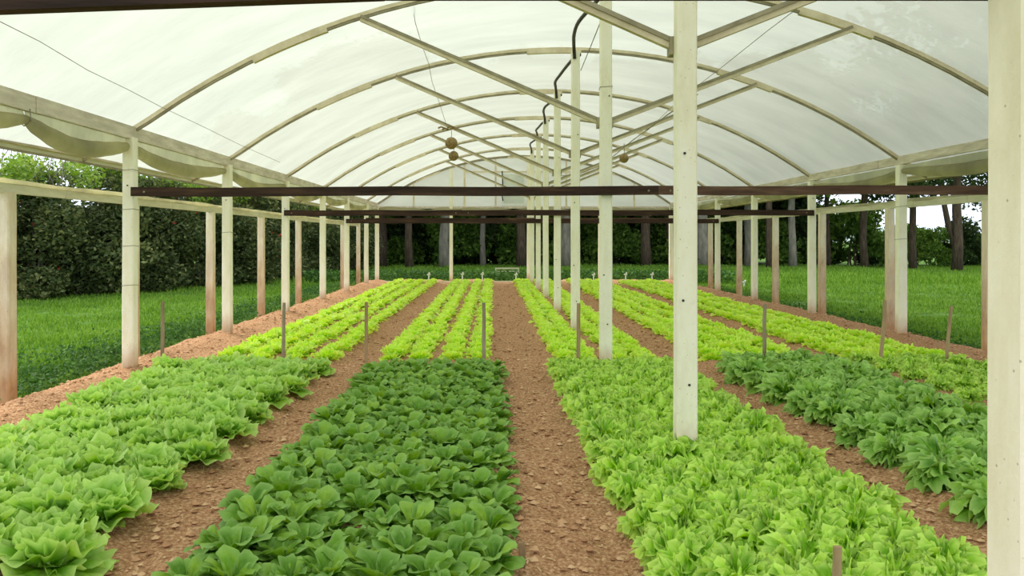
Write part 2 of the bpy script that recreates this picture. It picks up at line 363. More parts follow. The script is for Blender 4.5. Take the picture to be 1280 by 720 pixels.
tag(link('lawn_grass', npmesh('grass', V, F, M['grass'])), 'green grass between the end of the beds and the trees', 'grass', kind='stuff')

# leafy weeds along the edge of the soil
def leafcards(P0, size, r, flat=0.0, asp=0.55):
    n = len(P0); d = r.randn(n, 3); d[:, 2] += flat; d /= np.linalg.norm(d, axis=1)[:, None]
    t = np.cross(d, r.randn(n, 3)); t /= np.linalg.norm(t, axis=1)[:, None]; b = np.cross(d, t)
    s = (size*(0.6+0.8*r.rand(n)))[:, None]
    V = np.stack([P0 - t*s, P0 + b*s*asp - t*s*0.1 + d*s*0.15, P0 + t*s, P0 - b*s*asp - t*s*0.1 + d*s*0.15], 1).reshape(-1, 3)
    return V, (np.arange(n)*4)[:, None] + np.arange(4)[None]
r = np.random.RandomState(40); n = 26000
y = 5 + 24*r.rand(n)**1.6; x = -4.62 - np.abs(r.randn(n))*0.55 - 0.4*r.rand(n); cl = vnoise(x*2, y*1.5, 41)
z = -0.12 + 0.22*cl*r.rand(n)
V, F = leafcards(np.stack([x, y, z], 1), 0.028, r, 1.0)
tag(link('weeds', npmesh('weeds', V, F, M['weed'])), 'low dark leafy weeds edging the soil along the left posts', 'weeds', kind='stuff')
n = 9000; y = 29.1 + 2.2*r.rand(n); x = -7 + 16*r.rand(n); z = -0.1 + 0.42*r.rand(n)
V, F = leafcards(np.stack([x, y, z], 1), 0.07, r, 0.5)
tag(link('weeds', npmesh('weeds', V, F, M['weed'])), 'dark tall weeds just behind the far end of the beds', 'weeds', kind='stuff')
n = 7000; y = 9 + 18*r.rand(n)**1.6; x = 6.75 + np.abs(r.randn(n))*0.4; z = -0.12 + 0.16*vnoise(x*2, y*2, 44)*r.rand(n)
V, F = leafcards(np.stack([x, y, z], 1), 0.028, r, 1.0)
tag(link('weeds', npmesh('weeds', V, F, M['weed'])), 'low green weeds at the foot of the right outer posts', 'weeds', kind='stuff')

# ------------------------------------------------------------------ greenhouse frame
XL, XR, XM, XC = -4.08, 6.28, 1.27, 1.11
ST = [1.93, 5.28, 9.0, 12.3, 15.75, 19.2, 22.35, 25.8, 28.2]
XOL, XOR = -4.69, 6.75
RAD, APEX = 8.75, 4.47
def arch_z(x):
    if x < XL: return arch_z(XL) + (x-XL)/(XOL-XL)*(2.44-arch_z(XL))
    if x > XR: return arch_z(XR) + (x-XR)/(XOR-XR)*(2.50-arch_z(XR))
    return APEX - (RAD - math.sqrt(RAD*RAD - (x-XC)**2))

def gz(x, y): return float(ground_z(np.array([float(x)]), np.array([float(y)]))[0])
ordin = ['first', 'second', 'third', 'fourth', 'fifth', 'sixth', 'seventh', 'eighth', 'ninth']
def shaft(w, h, seed, taper=0.94, lean=(0, 0)):
    r = random.Random(seed); c = 0.012; s = w/2; m = MB(); lv = 7; vs = []
    for k in range(lv + 1):
        t = k/lv; q = s*(1-(1-taper)*t); jx = r.uniform(-.002, .002)+lean[0]*t; jy = r.uniform(-.002, .002)+lean[1]*t
        for (a, b) in ((-q+c,-q),(q-c,-q),(q,-q+c),(q,q-c),(q-c,q),(-q+c,q),(-q,q-c),(-q,-q+c)): vs.append((a+jx, b+jy, h*t))
    fs = [(k*8+j, k*8+(j+1)%8, k*8+8+(j+1)%8, k*8+8+j) for k in range(lv) for j in range(8)]
    fs += [tuple(range(7,-1,-1)), tuple(lv*8+j for j in range(8))]
    return m.add(vs, fs)
def post(x, y, w, top, label, group, mat, bands=(), bolts=(), red=False, seed=0, lean=(0,0)):
    zb = min(gz(x, y), 0.0) - 0.06
    e = empty('concrete_post', (x, y, zb), label, 'post', group)
    shaft(w, top - zb, seed, 0.94, lean).build('shaft', mat, e)
    for zz in bands:
        b = MB(); q = w/2 + 0.002; z0 = zz - zb
        for d in (0,):
            b.sweep([(-q,-q,z0),(q,-q,z0+.01),(q,q,z0),(-q,q,z0-.006),(-q,-q,z0)], [(.003*math.cos(t), .003*math.sin(t)) for t in (0, 1.57, 3.14, 4.71)])
        b.build('wire_band', M['wire'], e)
    for (dx, zz) in bolts:
        b = MB(); b.tube([(dx, -w/2-0.006, zz-zb), (dx, -w/2+0.01, zz-zb)], 0.009, 6)
        b.build('bolt', M['black'], e)
    return e
# centre row
for k, y in enumerate(ST):
    w = 0.135 if k else 0.15
    x = XM + (0.035 if k == 0 else 0)
    top = arch_z(XM) - 0.09
    wh = 'nearest, cut by the right edge of the photo' if k == 0 else ('standing in the curly lettuce bed' if k == 1 else ('with the first full timber beam behind it' if k == 2 else ('next to the far gable' if k == 8 else ordin[k] + ' from the camera')))
    post(x, y, w, top, 'white centre-row concrete post, ' + wh, 'centre row of roof posts', M['post'],
         bolts=[] if k > 4 else [(-0.02, 2.06), (0.03, 3.1), (-0.03, 1.1), (0.01, 0.55)][:4 if k else 3], seed=k,
         bands=() if k != 2 else (3.2,))
# inner rows
for k, y in enumerate(ST):
    if k < 1: continue
    top = 2.64
    n = ordin[k-1] if k > 1 else 'first'
    if k >= 2:
        post(XL, y, 0.135, top, 'cream concrete post under the left beam, ' + ordin[k-2] + ' from the camera' + (' with wire bands' if k == 2 else ''), 'left inner roof posts', M['post'],
             bands=(2.27, 1.83, 1.42, 0.98) if k == 2 else ((1.6,) if k == 3 else ()), bolts=[(0.0, 2.1)] if k < 5 else [], seed=20+k)
    if k >= 3:
        post(XR, y, 0.135, top, 'cream concrete post under the right beam, ' + ordin[k-3] + ' from the camera', 'right inner roof posts', M['post'],
             bands=(1.5, 2.0) if k == 3 else (), bolts=[(0.0, 2.3)] if k < 5 else [], seed=40+k)
OL = [4.9, 7.7, 10.4, 13.3, 16.2, 19.3, 22.1, 25.0, 27.9]; OR = [8.1, 10.9, 13.6, 16.4, 19.1, 21.9, 24.8, 27.6]
for k, y in enumerate(OL):
    if k == 0: continue
    x = XOL + (0.0 if k != 1 else 0.0)
    post(x, y, 0.15 if k < 3 else 0.13, 1.95, 'low soil-stained post under the left outer rail, ' + ordin[k-1] + ' from the camera', 'left outer rail posts', M['post_red'], seed=60+k)
for k, y in enumerate(OR):
    if k == 0: continue
    post(XOR, y, 0.13, 2.03, 'low red-stained post under the right outer rail, ' + ordin[k-1] + ' from the camera', 'right outer rail posts', M['post_red'], seed=80+k)
for x in (-1.47, 3.78):
    post(x, 28.2, 0.12, arch_z(x)-0.1, 'white gable post ' + ('left' if x < 0 else 'right') + ' of the middle at the far end', 'far gable posts', M['post'], seed=int(90+x))

# roof arches with their braces
def arc_pts(x0, x1, y, dz, n=30):
    return [Vector((x0+(x1-x0)*k/n, y, arch_z(x0+(x1-x0)*k/n)+dz)) for k in range(n+1)]
NUP = Vector((0, 1, 0))
for k, y in enumerate(ST):
    yy = y + 0.10
    lab = 'curved roof arch with straight braces, ' + ('nearest, above the camera' if k == 0 else ordin[k] + ' from the camera')
    if k == 8: lab = 'curved arch closing the far gable end'
    e = empty('roof_arch', (0, 0, 0), lab, 'roof arch', 'arches carrying the roof film')
    MB().sweep(arc_pts(XOL, XOR, yy, -0.02), [(-.025,-.022),(.025,-.022),(.025,.022),(-.025,.022)]).build('rib', M['rib' if k < 8 else 'rib2'], e)
    MB().sweep(arc_pts(XOL, XOR, yy, -0.058), [(-.016,-.014),(.016,-.014),(.016,.014),(-.016,.014)]).build('lath', M['rib2'], e)
    for xc in (-2.3, 0.95, 3.9):
        MB().sweep(arc_pts(xc-0.42, xc+0.42, yy, -0.068, 6), [(-.030,-.02),(.030,-.02),(.030,.03),(-.030,.03)]).build('splice_plate', M['rib'], e)
    if k < 8:
        zp = 2.83 if k != 1 else 2.8
        for s, xe in ((-1, -1.5), (1, 4.08)):
            a = Vector((XM + s*0.07, yy, zp)); b = Vector((xe, yy, arch_z(xe)-0.07))
            MB().bar(a, b, 0.05, 0.05).build('brace', M['rib'], e)
            MB().bar(a + Vector((0, -0.035, 0.03)), b + Vector((0, -0.035, 0.03)), 0.012, 0.03).build('brace_lath', M['rib2'], e)
            MB().box(a.x-0.02, a.x+0.02, yy-0.06, yy+0.04, zp-0.07, zp+0.05).build('brace_bracket', M['rib2'], e)
# roof film: shallow billows between the arches
nx_, ny_ = 48, 96; V = []
y0, y1 = ST[0]-2.6, ST[-1]+0.15
sty = np.array([y0] + [q+0.1 for q in ST])
for j in range(ny_+1):
    y = y0 + (y1-y0)*j/ny_
    q = np.searchsorted(sty, y) ; q = min(max(q, 1), len(sty)-1); t = (y-sty[q-1])/(sty[q]-sty[q-1]); t = min(max(t, 0), 1)
    for i_ in range(nx_+1):
        x = (XOL-0.05) + (XOR-XOL+0.1)*i_/nx_
        V.append((x, y, arch_z(x) + 0.012 - 0.035*math.sin(PI*t) + 0.006*math.sin(x*5+y*3)))
idx = (np.arange(ny_)[:, None]*(nx_+1) + np.arange(nx_)[None]).ravel()
tag(link('roof_film', npmesh('roof_film', V, np.stack([idx, idx+1, idx+nx_+2, idx+nx_+1], 1), M['film'], True)), 'milky translucent plastic film over the arches', kind='structure')

# long beams and rails
def longbeam(name, x, y0, y1, z0, z1, wd, mat, label, cat, group):
    e = empty(name, (x, y0, z0), label, cat, group); y = y0; k = 0
    while y < y1 - 0.1:
        L = min(3.9, y1 - y)
        m = MB(); m.box(-wd/2 + (k % 2)*0.006, wd/2 + (k % 2)*0.006, y-y0+0.004, y-y0+L-0.004, 0.003*(k % 2), z1-z0); m.build('board', mat, e)
        y += L; k += 1
    return e
longbeam('eaves_beam', XL, 3.2, 28.3, 2.62, 2.77, 0.05, M['beam'], 'long grey painted beam on the left inner posts', 'beam', 'long eaves beams')
longbeam('eaves_beam', XR, 5.2, 28.3, 2.65, 2.78, 0.05, M['beam'], 'long pale beam on the right inner posts', 'beam', 'long eaves beams')
def purlin(x, y0, z, label, s):
    e = empty('edge_purlin', (x, y0, z), label, 'purlin', 'outer edge purlins')
    MB().box(-.03, .03, 0, 28.3-y0, -.05, .0).build('bar', M['rail'], e)
    MB().box(-.045, .045, 0, 28.3-y0, .0, .025).build('cap_strip', M['beam'], e)
    MB().box(.035, .045, 0, 28.3-y0, -.075, -.05).build('lower_lath', M['rib2'], e)
purlin(XOL, 4.0, arch_z(XOL)-0.01, 'outer purlin holding the roof film edge on the left', -1)
purlin(XOR, 6.0, arch_z(XOR)-0.01, 'outer purlin holding the roof film edge on the right', 1)
def rail(x, y0, z, label, s, stops):
    e = empty('side_rail', (x, y0, z), label, 'rail', 'outer rails with rolled side film')
    L = 28.2 - y0; yy = 0; k = 0
    while yy < L - 0.05:
        q = min(1.45, L - yy)
        MB().box(-.02, .02, yy+0.006, yy+q-0.006, -.085, .012+0.003*(k % 2)).build('board', M['rail'], e); yy += q; k += 1
    pts = []; n = int(L/0.35)
    for j in range(n+1): pts.append((0.01+0.012*math.sin(j*1.1), L*j/n, 0.032 - 0.012*abs(math.sin(j*0.38))))
    MB().tube(pts, 0.026, 8, [1+0.22*math.sin(j*0.9+math.sin(j)) for j in range(n+1)]).build('rolled_film', M['curtain'], e, True)
    return e
rail(XOL, 4.4, 2.03, 'low outer rail on the left with rolled yellowish film', -1, OL)
rail(XOR, 7.0, 2.10, 'low outer rail on the right with rolled yellowish film', 1, OR)
# rolled curtains sagging below the inner beams
def curtain(x, ties, label, sag):
    e = empty('rolled_curtain', (x, ties[0], 2.6), label, 'curtain', 'rolled side curtains')
    for a, b in zip(ties[:-1], ties[1:]):
        n = 14; pts = []; sc = []; g = rnd.uniform(0.7, 1.25)*sag
        for j in range(n+1):
            t = j/n; u = t**0.85 if rnd.random() < 2 else t
            pts.append((0.0 + 0.015*math.sin(9*t+a), a-ties[0]+(b-a)*t, -0.05 - g*math.sin(PI*u)*0.9)); sc.append(0.42+0.62*math.sin(PI*u)**0.6 + 0.04*math.sin(j*2.3))
        MB().tube(pts, 0.085, 12, sc).build('film_roll', M['curtain'], e, True)
        # hanging web of film from the beam to the roll
        vs = []; 
        for j in range(n+1): vs += [(0.012*math.sin(j*1.7), pts[j][1], 0.03), (pts[j][0], pts[j][1], pts[j][2])]
        MB().add(vs, [(2*j, 2*j+2, 2*j+3, 2*j+1) for j in range(n)]).build('film_web', M['curtain'], e, True)
        MB().tube([(-.05, b-ties[0], 0.04), (-.06, b-ties[0], -.06), (0, b-ties[0], -.11), (.06, b-ties[0], -.06), (.05, b-ties[0], 0.04)], 0.006, 5).build('tie', M['wire'], e)
def ties(k0):
    t = []
    for a in ST[k0:-1]: t += [a+0.02]
    return t + [ST[-1]-0.1]
curtain(XL - 0.02, [5.2] + [7.0] + ties(2), 'yellowish plastic curtain rolled up under the left beam', 0.15)
curtain(XR + 0.02, ties(1), 'yellowish plastic curtain rolled up under the right beam', 0.13)

# dark timber cross beams
def cross(k, y, za, zb, x0, x1, split, h, label, mats):
    e = empty('timber_beam', (x0, y, za), label, 'beam', 'dark timber cross beams')
    def seg(a, b, mat, off=0):
        n = 6; pts = [(a-x0+(b-a)*j/n, off, (zb-za)*((a-x0+(b-a)*j/n)/(x1-x0)) + 0.006*math.sin(j*2+a)) for j in range(n+1)]
        MB().sweep(pts, [(-.022,-h/2),(.022,-h/2),(.022,h/2),(-.022,h/2)]).build('plank', mat, e)
    if k == 0:   # warped board: rises to the splice, then level
        zs = zb - za; zz = lambda t: za
        n = 6; m1 = MB().sweep([(( split-x0)*j/n, 0, zs*j/n) for j in range(n+1)], [(-.022,-h/2),(.022,-h/2),(.022,h/2),(-.022,h/2)]); m1.build('plank', mats[0], e)
        MB().sweep([(split-x0-.01+(x1-split)*j/n, -.004, zs) for j in range(n+1)], [(-.022,-h/2),(.022,-h/2),(.022,h/2),(-.022,h/2)]).build('plank', mats[1], e)
        return e
    seg(x0, split, mats[0]); seg(split-0.01, x1, mats[1], -0.004)
    for px in (x0+0.15, split-0.12, split+0.12, x1-0.15):
        MB().tube([(px-x0, -0.03, (zb-za)*((px-x0)/(x1-x0))), (px-x0, -0.02, (zb-za)*((px-x0)/(x1-x0)))], 0.012, 6).build('bolt', M['wire'], e)
D = M['wood_dark']; B = M['wood_brown']
cross(0, 1.93+0.11, 2.03, 2.163, -4.0, 6.1, -0.28, 0.10, 'dark timber cross beam nearest the camera, at the top edge', (D, D))
cross(2, 9.0-0.10, 2.025, 2.05, XL+0.06, XR+0.0, 1.85, 0.10, 'dark timber cross beam spanning the house, in the third bay', (D, B))
cross(4, 15.75-0.10, 2.01, 2.02, XL, XR, -0.6, 0.11, 'dark timber cross beam at the third arch from the end trees', (D, D))
cross(6, 22.35-0.10, 2.0, 2.0, XL, XR, 1.5, 0.12, 'dark timber cross beam in the far part of the house', (D, D))
cross(7, 25.8-0.10, 2.12, 2.12, XL, XR, 0.5, 0.12, 'dark timber cross beam closest to the far gable', (D, B))
S_ = {2: 'second from the camera', 4: 'third from the camera', 6: 'fourth from the camera'}
for o in [o for o in C.objects if o.name.startswith('timber_beam')]:
    y = o.location.y
    if 8 < y < 10: o['label'] = 'dark timber cross beam, second from camera, with a brown board at its right end'
    elif 15 < y < 16: o['label'] = 'dark timber cross beam, third from the camera'
    elif 22 < y < 23: o['label'] = 'dark timber cross beam, fourth from the camera'

# gable end: film, frames, window, curtain, sill
g = empty('far_gable', (0, 28.35, 0), 'translucent gable wall with small window frame closing the far end', 'gable')
n = 40; vs = []; zb = 2.62
for k in range(n+1):
    x = XOL+0.3 + (XOR-XOL-0.6)*k/n; vs += [(x, 0, zb), (x, 0.01*math.sin(k), max(arch_z(x), zb+.01))]
MB().add(vs, [(2*k, 2*k+2, 2*k+3, 2*k+1) for k in range(n)]).build('gable_film', M['film_end'], g)
MB().box(XL, XR, -.08, -.03, 2.58, 2.66).build('crossbar', M['beam'], g)
MB().box(-1.0, 3.4, -.07, -.03, 3.86, 3.91).build('crossbar', M['rib'], g)
for x in (-2.8, -1.0, 0.1, 2.6, 5.0):
    MB().box(x-.03, x+.03, -.06, -.02, 2.6, arch_z(x)-.03).build('stud', M['rib'], g)
wf = MB().box(.32, .38, -.10, -.04, 2.70, 3.82).build('window_frame', M['white'], g)
for q in ((1.10, 1.15, 2.70, 3.82), (.38, 1.10, 2.70, 2.76), (.38, 1.10, 3.76, 3.82)):
    MB().box(q[0], q[1], -.10, -.04, q[2], q[3]).build('frame_bar', M['white'], wf)
MB().box(.39, 1.09, -.075, -.07, 2.77, 3.75).build('pane', M['film_end'], wf)
MB().tube([(.33, -.14, 3.9), (.35, -.14, 3.4), (.32, -.14, 3.1), (.36, -.14, 2.85)], 0.02, 6).build('pull_cord', M['black'], g)
pts = [(XL+0.1+(XR-XL-0.2)*j/50, -.13, 2.50+0.03*math.sin(j*0.5)+0.03*math.sin(j*1.3)) for j in range(51)]
MB().tube(pts, 0.10, 10, [1+0.25*math.sin(j*0.7) for j in range(51)]).build('rolled_film', M['curtain'], g, True)
MB().box(XL, XR, -.6, -.54, -.04, 0.05).build('sill_board', M['rail'], g)

# hoses running along the ridge and bending down on the post tops
for k in range(3, 8):
    y = ST[k]; zt = arch_z(XM)-0.09; yp = ST[k-1]; L = y-yp
    e = MB(); sx = 0.07*((-1)**k)
    raw = [(XM-0.02, y-0.08, zt-0.12), (XM-0.03, y-0.1, zt+0.0), (XM-0.06, y-0.35, zt+0.05), (XM-0.11, y-0.9, zt+0.045), (XM-0.10+sx*.3, y-1.6, zt+0.03), (XM-0.02, y-2.3, zt+0.04), (XM+0.05, yp+0.4, zt+0.03), (XM+0.08, yp+0.12, zt-0.02)]
    pts = []
    R = [Vector(q) for q in raw]
    for j in range(len(R)-1):
        p0 = R[max(j-1,0)]; p1 = R[j]; p2 = R[j+1]; p3 = R[min(j+2, len(R)-1)]
        for t in (0, .25, .5, .75):
            pts.append(0.5*((2*p1)+(p2-p0)*t+(2*p0-5*p1+4*p2-p3)*t*t+(3*p1-p0-3*p2+p3)*t**3))
    pts.append(R[-1])
    e.tube(pts, 0.026, 8)
    tag(e.build('ridge_hose', M['black'], smooth=True), 'black hose curling from the ridge onto the ' + ordin[k] + ' centre post', 'hose', 'hoses along the ridge')

# wires and hanging balls
def wire(pts, label, r=0.004):
    tag(MB().tube(pts, r, 5).build('hanging_wire', M['wire'], smooth=True), label, 'wire', 'wires under the roof')
wire([P(514,-6,9.2), P(519,28,9.9), P(528,58,11.0), P(536,80,12.2), P(540,102,13.1), P(549,128,14.3), P(556,150,15.3), P(561,163,15.72)], 'thin wire hanging from the roof down to the pair of brown balls')
wire([P(0,27,5.7), P(50,52,6.2), P(110,88,7.05), P(160,112,7.7), P(200,133,8.5), P(245,154,9.5), P(300,181,11.3), P(350,203,13.5)], 'thin sagging wire under the film above the left beam', 0.003)
wire([P(1008,2,7.6), P(960,38,8.9), P(905,82,10.6), P(850,124,12.6), P(800,172,14.6), P(784,186,15.4)], 'thin wire crossing the roof on the right towards the single brown ball')
wire([P(752,24,9.05), P(740,54,10.4), P(726,88,12.2)], 'short wire between the tops of two centre posts', 0.006)
wire([P(872,118,9.6), P(835,143,11.0), P(790,176,13.8), P(755,205,16.0), P(720,219,18.5), P(690,220,20)], 'pale cable sagging across the house behind the centre posts', 0.008)
def ball(px, py, Z, rad, label, parent_knot):
    c = P(px, py, Z); e = empty('hanging_ball', c, label, 'ball', 'brown balls under the roof')
    u, v = 16, 10; vs = []; fs = []; rr = random.Random(int(px))
    for a in range(v+1):
        th = PI*a/v
        for b in range(u):
            ph = 2*PI*b/u; q = rad*(1+rr.uniform(-.03, .03)); vs.append((q*math.sin(th)*math.cos(ph), q*math.sin(th)*math.sin(ph), q*0.96*math.cos(th)))
    for a in range(v):
        for b in range(u): fs.append((a*u+b, (a+1)*u+b, (a+1)*u+(b+1)%u, a*u+(b+1)%u))
    MB().add(vs, fs).build('ball_body', M['ball'], e, True)
    MB().tube([(0,0,rad*0.9), (0.01,0,rad+0.05), (0,0,rad+parent_knot)], 0.006, 5).build('cord', M['wire'], e)
ball(564, 179, 15.6, 0.122, 'upper brown round ball hanging left of the centre posts', 0.20)
ball(567, 195, 15.75, 0.10, 'lower brown round ball hanging left of the centre posts', 0.06)
ball(780, 198, 15.6, 0.092, 'single brown round ball hanging right of the centre posts', 0.2)
kn = MB()
for s in ((-.12, 0.01), (-.04, -.02), (.06, .02), (.12, -.01)):
    p = P(559, 161, 15.7); kn.tube([p+Vector((s[0]-.06, 0, s[1])), p+Vector((s[0], 0, s[1]+.03)), p+Vector((s[0]+.07, 0, s[1]))], 0.018, 6)
tag(kn.build('wire_knot', M['ball'], smooth=True), 'knotted brown twine above the pair of hanging balls', 'knot')

# ------------------------------------------------------------------ stakes, taps, bench
def stake(px, Z, top, wd, label, mat, lean=0):
    x = (px-616)/1000*Z; b = gz(x, Z)-0.08; r = random.Random(px); m = MB()
    pts = [Vector((x+lean*t+r.uniform(-.004,.004), Z+r.uniform(-.004,.004), b+(top-b)*t)) for t in (0,.25,.5,.75,1)]
    m.sweep(pts, [(-wd/2,-wd/3),(wd/2,-wd/3),(wd/2,wd/3),(-wd/2,wd/3)], scale=[1,.97,1.02,.96,.9])
    tag(m.build('wooden_stake', mat), label, 'stake', 'marker stakes')
stake(203, 9.3, .78, .036, 'thin grey stake between the left bed and the outer grass', M['stake_grey'])
stake(354, 9.2, .77, .034, 'thin stake at the far corner of the head lettuce bed', M['stake_grey'], .01)
stake(458, 9.3, .77, .036, 'brown stake on the soil path left of the smooth lettuce bed', M['stake'])
stake(605, 9.2, .77, .042, 'thin stake at the right corner of the smooth lettuce bed', M['stake_grey'])
stake(723, 9.1, .77, .042, 'dark stake in front of the slim centre post', M['stake'])
stake(955, 9.1, .76, .036, 'grey stake at the left corner of the dark endive bed', M['stake_grey'], .01)
stake(1100, 9.2, .80, .036, 'pale leaning stake beside the right inner post', M['stake'], .06)
stake(1182, 9.1, .74, .032, 'pale leaning stake at the right lettuce bed by the big near post', M['stake'], .06)
stake(1046, 3.05, .33, .03, 'short brown stake poking out of the near curly lettuces', M['stake'])
stake(652, 3.62, .13, .03, 'short split stake at the near edge of the middle path', M['stake'])
for k, px in enumerate((536, 578, 603, 645, 715, 742, 782, 815, 930)):
    x = (px-616)/1000*27.3; z = gz(x, 27.3)
    m = MB(); m.tube([(x,27.3,z-.05),(x,27.3,z+.26)], .022, 7).tube([(x-.06,27.3,z+.24),(x+.06,27.3,z+.24)], .022, 6).tube([(x,27.3,z+.24),(x+.02,27.22,z+.3)], .026, 6)
    tag(m.build('tap', M['white']), 'small white tap at the far sill, ' + ordn(k) + ' from the left', 'tap', 'white taps at the far sill')
for a in range(1):
    e = empty('bar_frame', P(634, 0, 30.0) * 1, 'low whitish metal bar frame on the grass behind the middle path', 'frame')
    e.location = (0.54, 30.0, -0.12)
    MB().box(-.45, .45, -.02, .02, .50, .55).build('top_bar', M['rail'], e)
    for x in (-.43, .43): MB().box(x-.02, x+.02, -.02, .02, 0, .50).build('leg', M['rail'], e)
    MB().box(-.41, .41, -.01, .01, .40, .43).build('crossbar', M['rail'], e)

# ------------------------------------------------------------------ salad leaves
def leaf(L, W, a0, a1, K, cup, ns, nf, r):
    """a leaf growing from the origin outwards along +Y, drawn as rays from its foot: rounded blade, frilled rim,
    bent from elevation a0 at the foot to a1 at the tip"""
    s_ = np.linspace(0, 1, ns+1)**0.8; f = np.linspace(-1, 1, nf+1)
    Sg, Fg = np.meshgrid(s_, f, indexing='ij')
    ph = Fg*math.radians(84); p1, p2, p3 = r.uniform(0, 6.28), r.uniform(0, 6.28), r.uniform(0, 6.28)
    ln = np.cos(ph)**0.85*(1 + K.get('hf', 0)*0.07*np.sin(Fg*47+p3)*Sg**4 + K['lobe']*(np.sin(Fg*K['nl']*3.14+p1) + 0.45*np.sin(Fg*K['nl']*4.9+p2))*Sg**2)
    y = Sg*ln*np.cos(ph); x = Sg*ln*np.sin(ph)*2
    y = np.clip(y, 0, 1.12)
    x = x*W*(K['neck'] + (1.28-K['neck'])*np.clip(y, 0, 1)**K['np'])
    n = 24; t = np.linspace(0, 1.15, n+1); ang = a0+(a1-a0)*t**1.2; d = t[1]*L
    cy_ = np.concatenate([[0], np.cumsum(np.cos((ang[1:]+ang[:-1])/2)*d)]); cz = np.concatenate([[0], np.cumsum(np.sin((ang[1:]+ang[:-1])/2)*d)])
    Y = np.interp(y, t, cy_); Z = np.interp(y, t, cz); A = np.interp(y, t, ang)
    edge = Sg**2.5*np.clip(y*2.5, 0, 1)
    off = K['ruf']*edge*(np.sin(Fg*K['nr']*3.14+p2) + 0.5*np.sin(Fg*K['nr']*4.7+p3) + K.get('hf', 0)*np.sin(Fg*41+p1)*Sg**4)
    off = off + cup*np.abs(x)**1.6/max(W, .01)**0.6*0.8 + K['ruf']*K['cr']*np.clip(Sg*1.4, 0, 1)*(np.sin(Sg*11+p1+Fg*5)*0.6 + np.sin(Sg*6+p3-Fg*13)*0.6)
    V = np.stack([x, Y-np.sin(A)*off, Z+np.cos(A)*off], -1).reshape(-1, 3)
    i = (np.arange(ns)[:, None]*(nf+1)+np.arange(nf)[None]).ravel()
    F = np.stack([i, i+nf+1, i+nf+2, i+1], 1)
    sh = np.clip((Sg-0.72)/0.28, 0, 1)*0.75*np.clip(y*2, 0, 1)
    sh = np.maximum(sh, np.exp(-(Fg*9)**2)*0.55*(1-Sg*0.8))
    return V, F, sh.ravel()

KINDS = {   # leaves: list of (count, L, W, a0, a1, cup)
 'a': dict(mat='let_a', rings=[(6, .165, .105, 22, -14, .35), (5, .15, .10, 46, 12, .55), (5, .125, .09, 66, 52, .9), (3, .10, .075, 80, 92, 1.2)], hf=.35, ruf=.013, nr=8, lobe=.04, nl=11, neck=.45, np=.9, cr=.5),
 'b': dict(mat='let_b', rings=[(7, .14, .050, 42, -44, -.25), (9, .15, .052, 60, -20, -.05), (7, .14, .046, 76, 12, .25)], ruf=.006, nr=4, lobe=.02, nl=5, neck=.14, np=1.1, cr=.9),
 'c': dict(mat='let_c', rings=[(9, .11, .050, 38, -50, -.2), (11, .135, .050, 60, -42, -.1), (12, .145, .044, 76, -22, .1)], ruf=.016, nr=6, lobe=.10, nl=9, neck=.3, np=1.0, cr=.4, hf=.75),
 'd': dict(mat='let_d', rings=[(8, .16, .066, 36, -62, -.15), (10, .19, .066, 60, -44, -.1), (10, .19, .056, 78, -20, .1)], hf=.6, ruf=.015, nr=6, lobe=.10, nl=10, neck=.24, np=.9, cr=.5),
 'y': dict(mat='let_y', rings=[(5, .10, .056, 26, -10, .1), (5, .095, .052, 52, 14, .2), (4, .08, .04, 76, 50, .4)], ruf=.010, nr=6, lobe=.09, nl=6, neck=.3, np=1.0, cr=.4),
}
def rosette(kind, seed, nu=6, nv=20):
    K = KINDS[kind]; r = random.Random(seed); out = []
    for ri, (cnt, L, W, a0, a1, cup) in enumerate(K['rings']):
        for c in range(cnt):
            s = r.uniform(.82, 1.15)
            V, F, sh = leaf(L*s, W*s*r.uniform(.9, 1.12), math.radians(a0+r.uniform(-9, 9)), math.radians(a1+r.uniform(-16, 16)), K, cup, nu, nv, r)
            rot = Matrix.Rotation(2*PI*(c+0.5*ri+r.uniform(-.42, .42))/cnt, 4, 'Z') @ Matrix.Rotation(math.radians(r.uniform(-1, 1)*(26 if kind in 'cd' else 15)), 4, 'Y')
            base = rot @ Matrix.Translation((0, 0.008, 0.0))
            out.append((V, F, sh, base))
    return out
def joined(name, leaves, mat):
    Vs, Fs, Sh, o = [], [], [], 0
    for V, F, sh, mt in leaves:
        R = np.array(mt); Vs.append(V @ R[:3, :3].T + R[:3, 3]); Fs.append(F + o); Sh.append(sh); o += len(V)
    return npmesh(name, np.concatenate(Vs), np.concatenate(Fs), mat, True, np.concatenate(Sh))

PROTO = {}
for kd, K in KINDS.items():
    PROTO[kd] = []
    for v in range(4):
        hi = rosette(kd, 100+v, 7, 48) if kd != 'b' else rosette(kd, 100+v, 6, 18)
        leaves = [(npmesh('leaf', V, F, M[K['mat']], True, sh), mt) for V, F, sh, mt in hi]
        lo = joined('rosette', rosette(kd, 100+v, 5, 40) if kd != 'b' else rosette(kd, 100+v, 4, 14), M[K['mat']])
        PROTO[kd].append((leaves, lo))

def plant(kind, name, x, y, s, label, group, parts, cat='lettuce', ztilt=0.12):
    leaves, lo = PROTO[kind][rnd.randrange(4)]
    z = gz(x, y) - 0.005
    rot = (rnd.uniform(-ztilt, ztilt), rnd.uniform(-ztilt, ztilt), rnd.uniform(0, 2*PI))
    if parts:
        e = bpy.data.objects.new(name, None); C.objects.link(e); e.empty_display_size = 0.05
        for me, mt in leaves:
            o = bpy.data.objects.new('leaf', me); C.objects.link(o); o.parent = e; o.matrix_local = mt
    else:
        e = bpy.data.objects.new(name, lo); C.objects.link(e)
    e.location = (x, y, z); e.rotation_euler = rot; e.scale = (s, s, s*rnd.uniform(.92, 1.1))
    e['label'] = label; e['category'] = cat; e['group'] = group
    return e

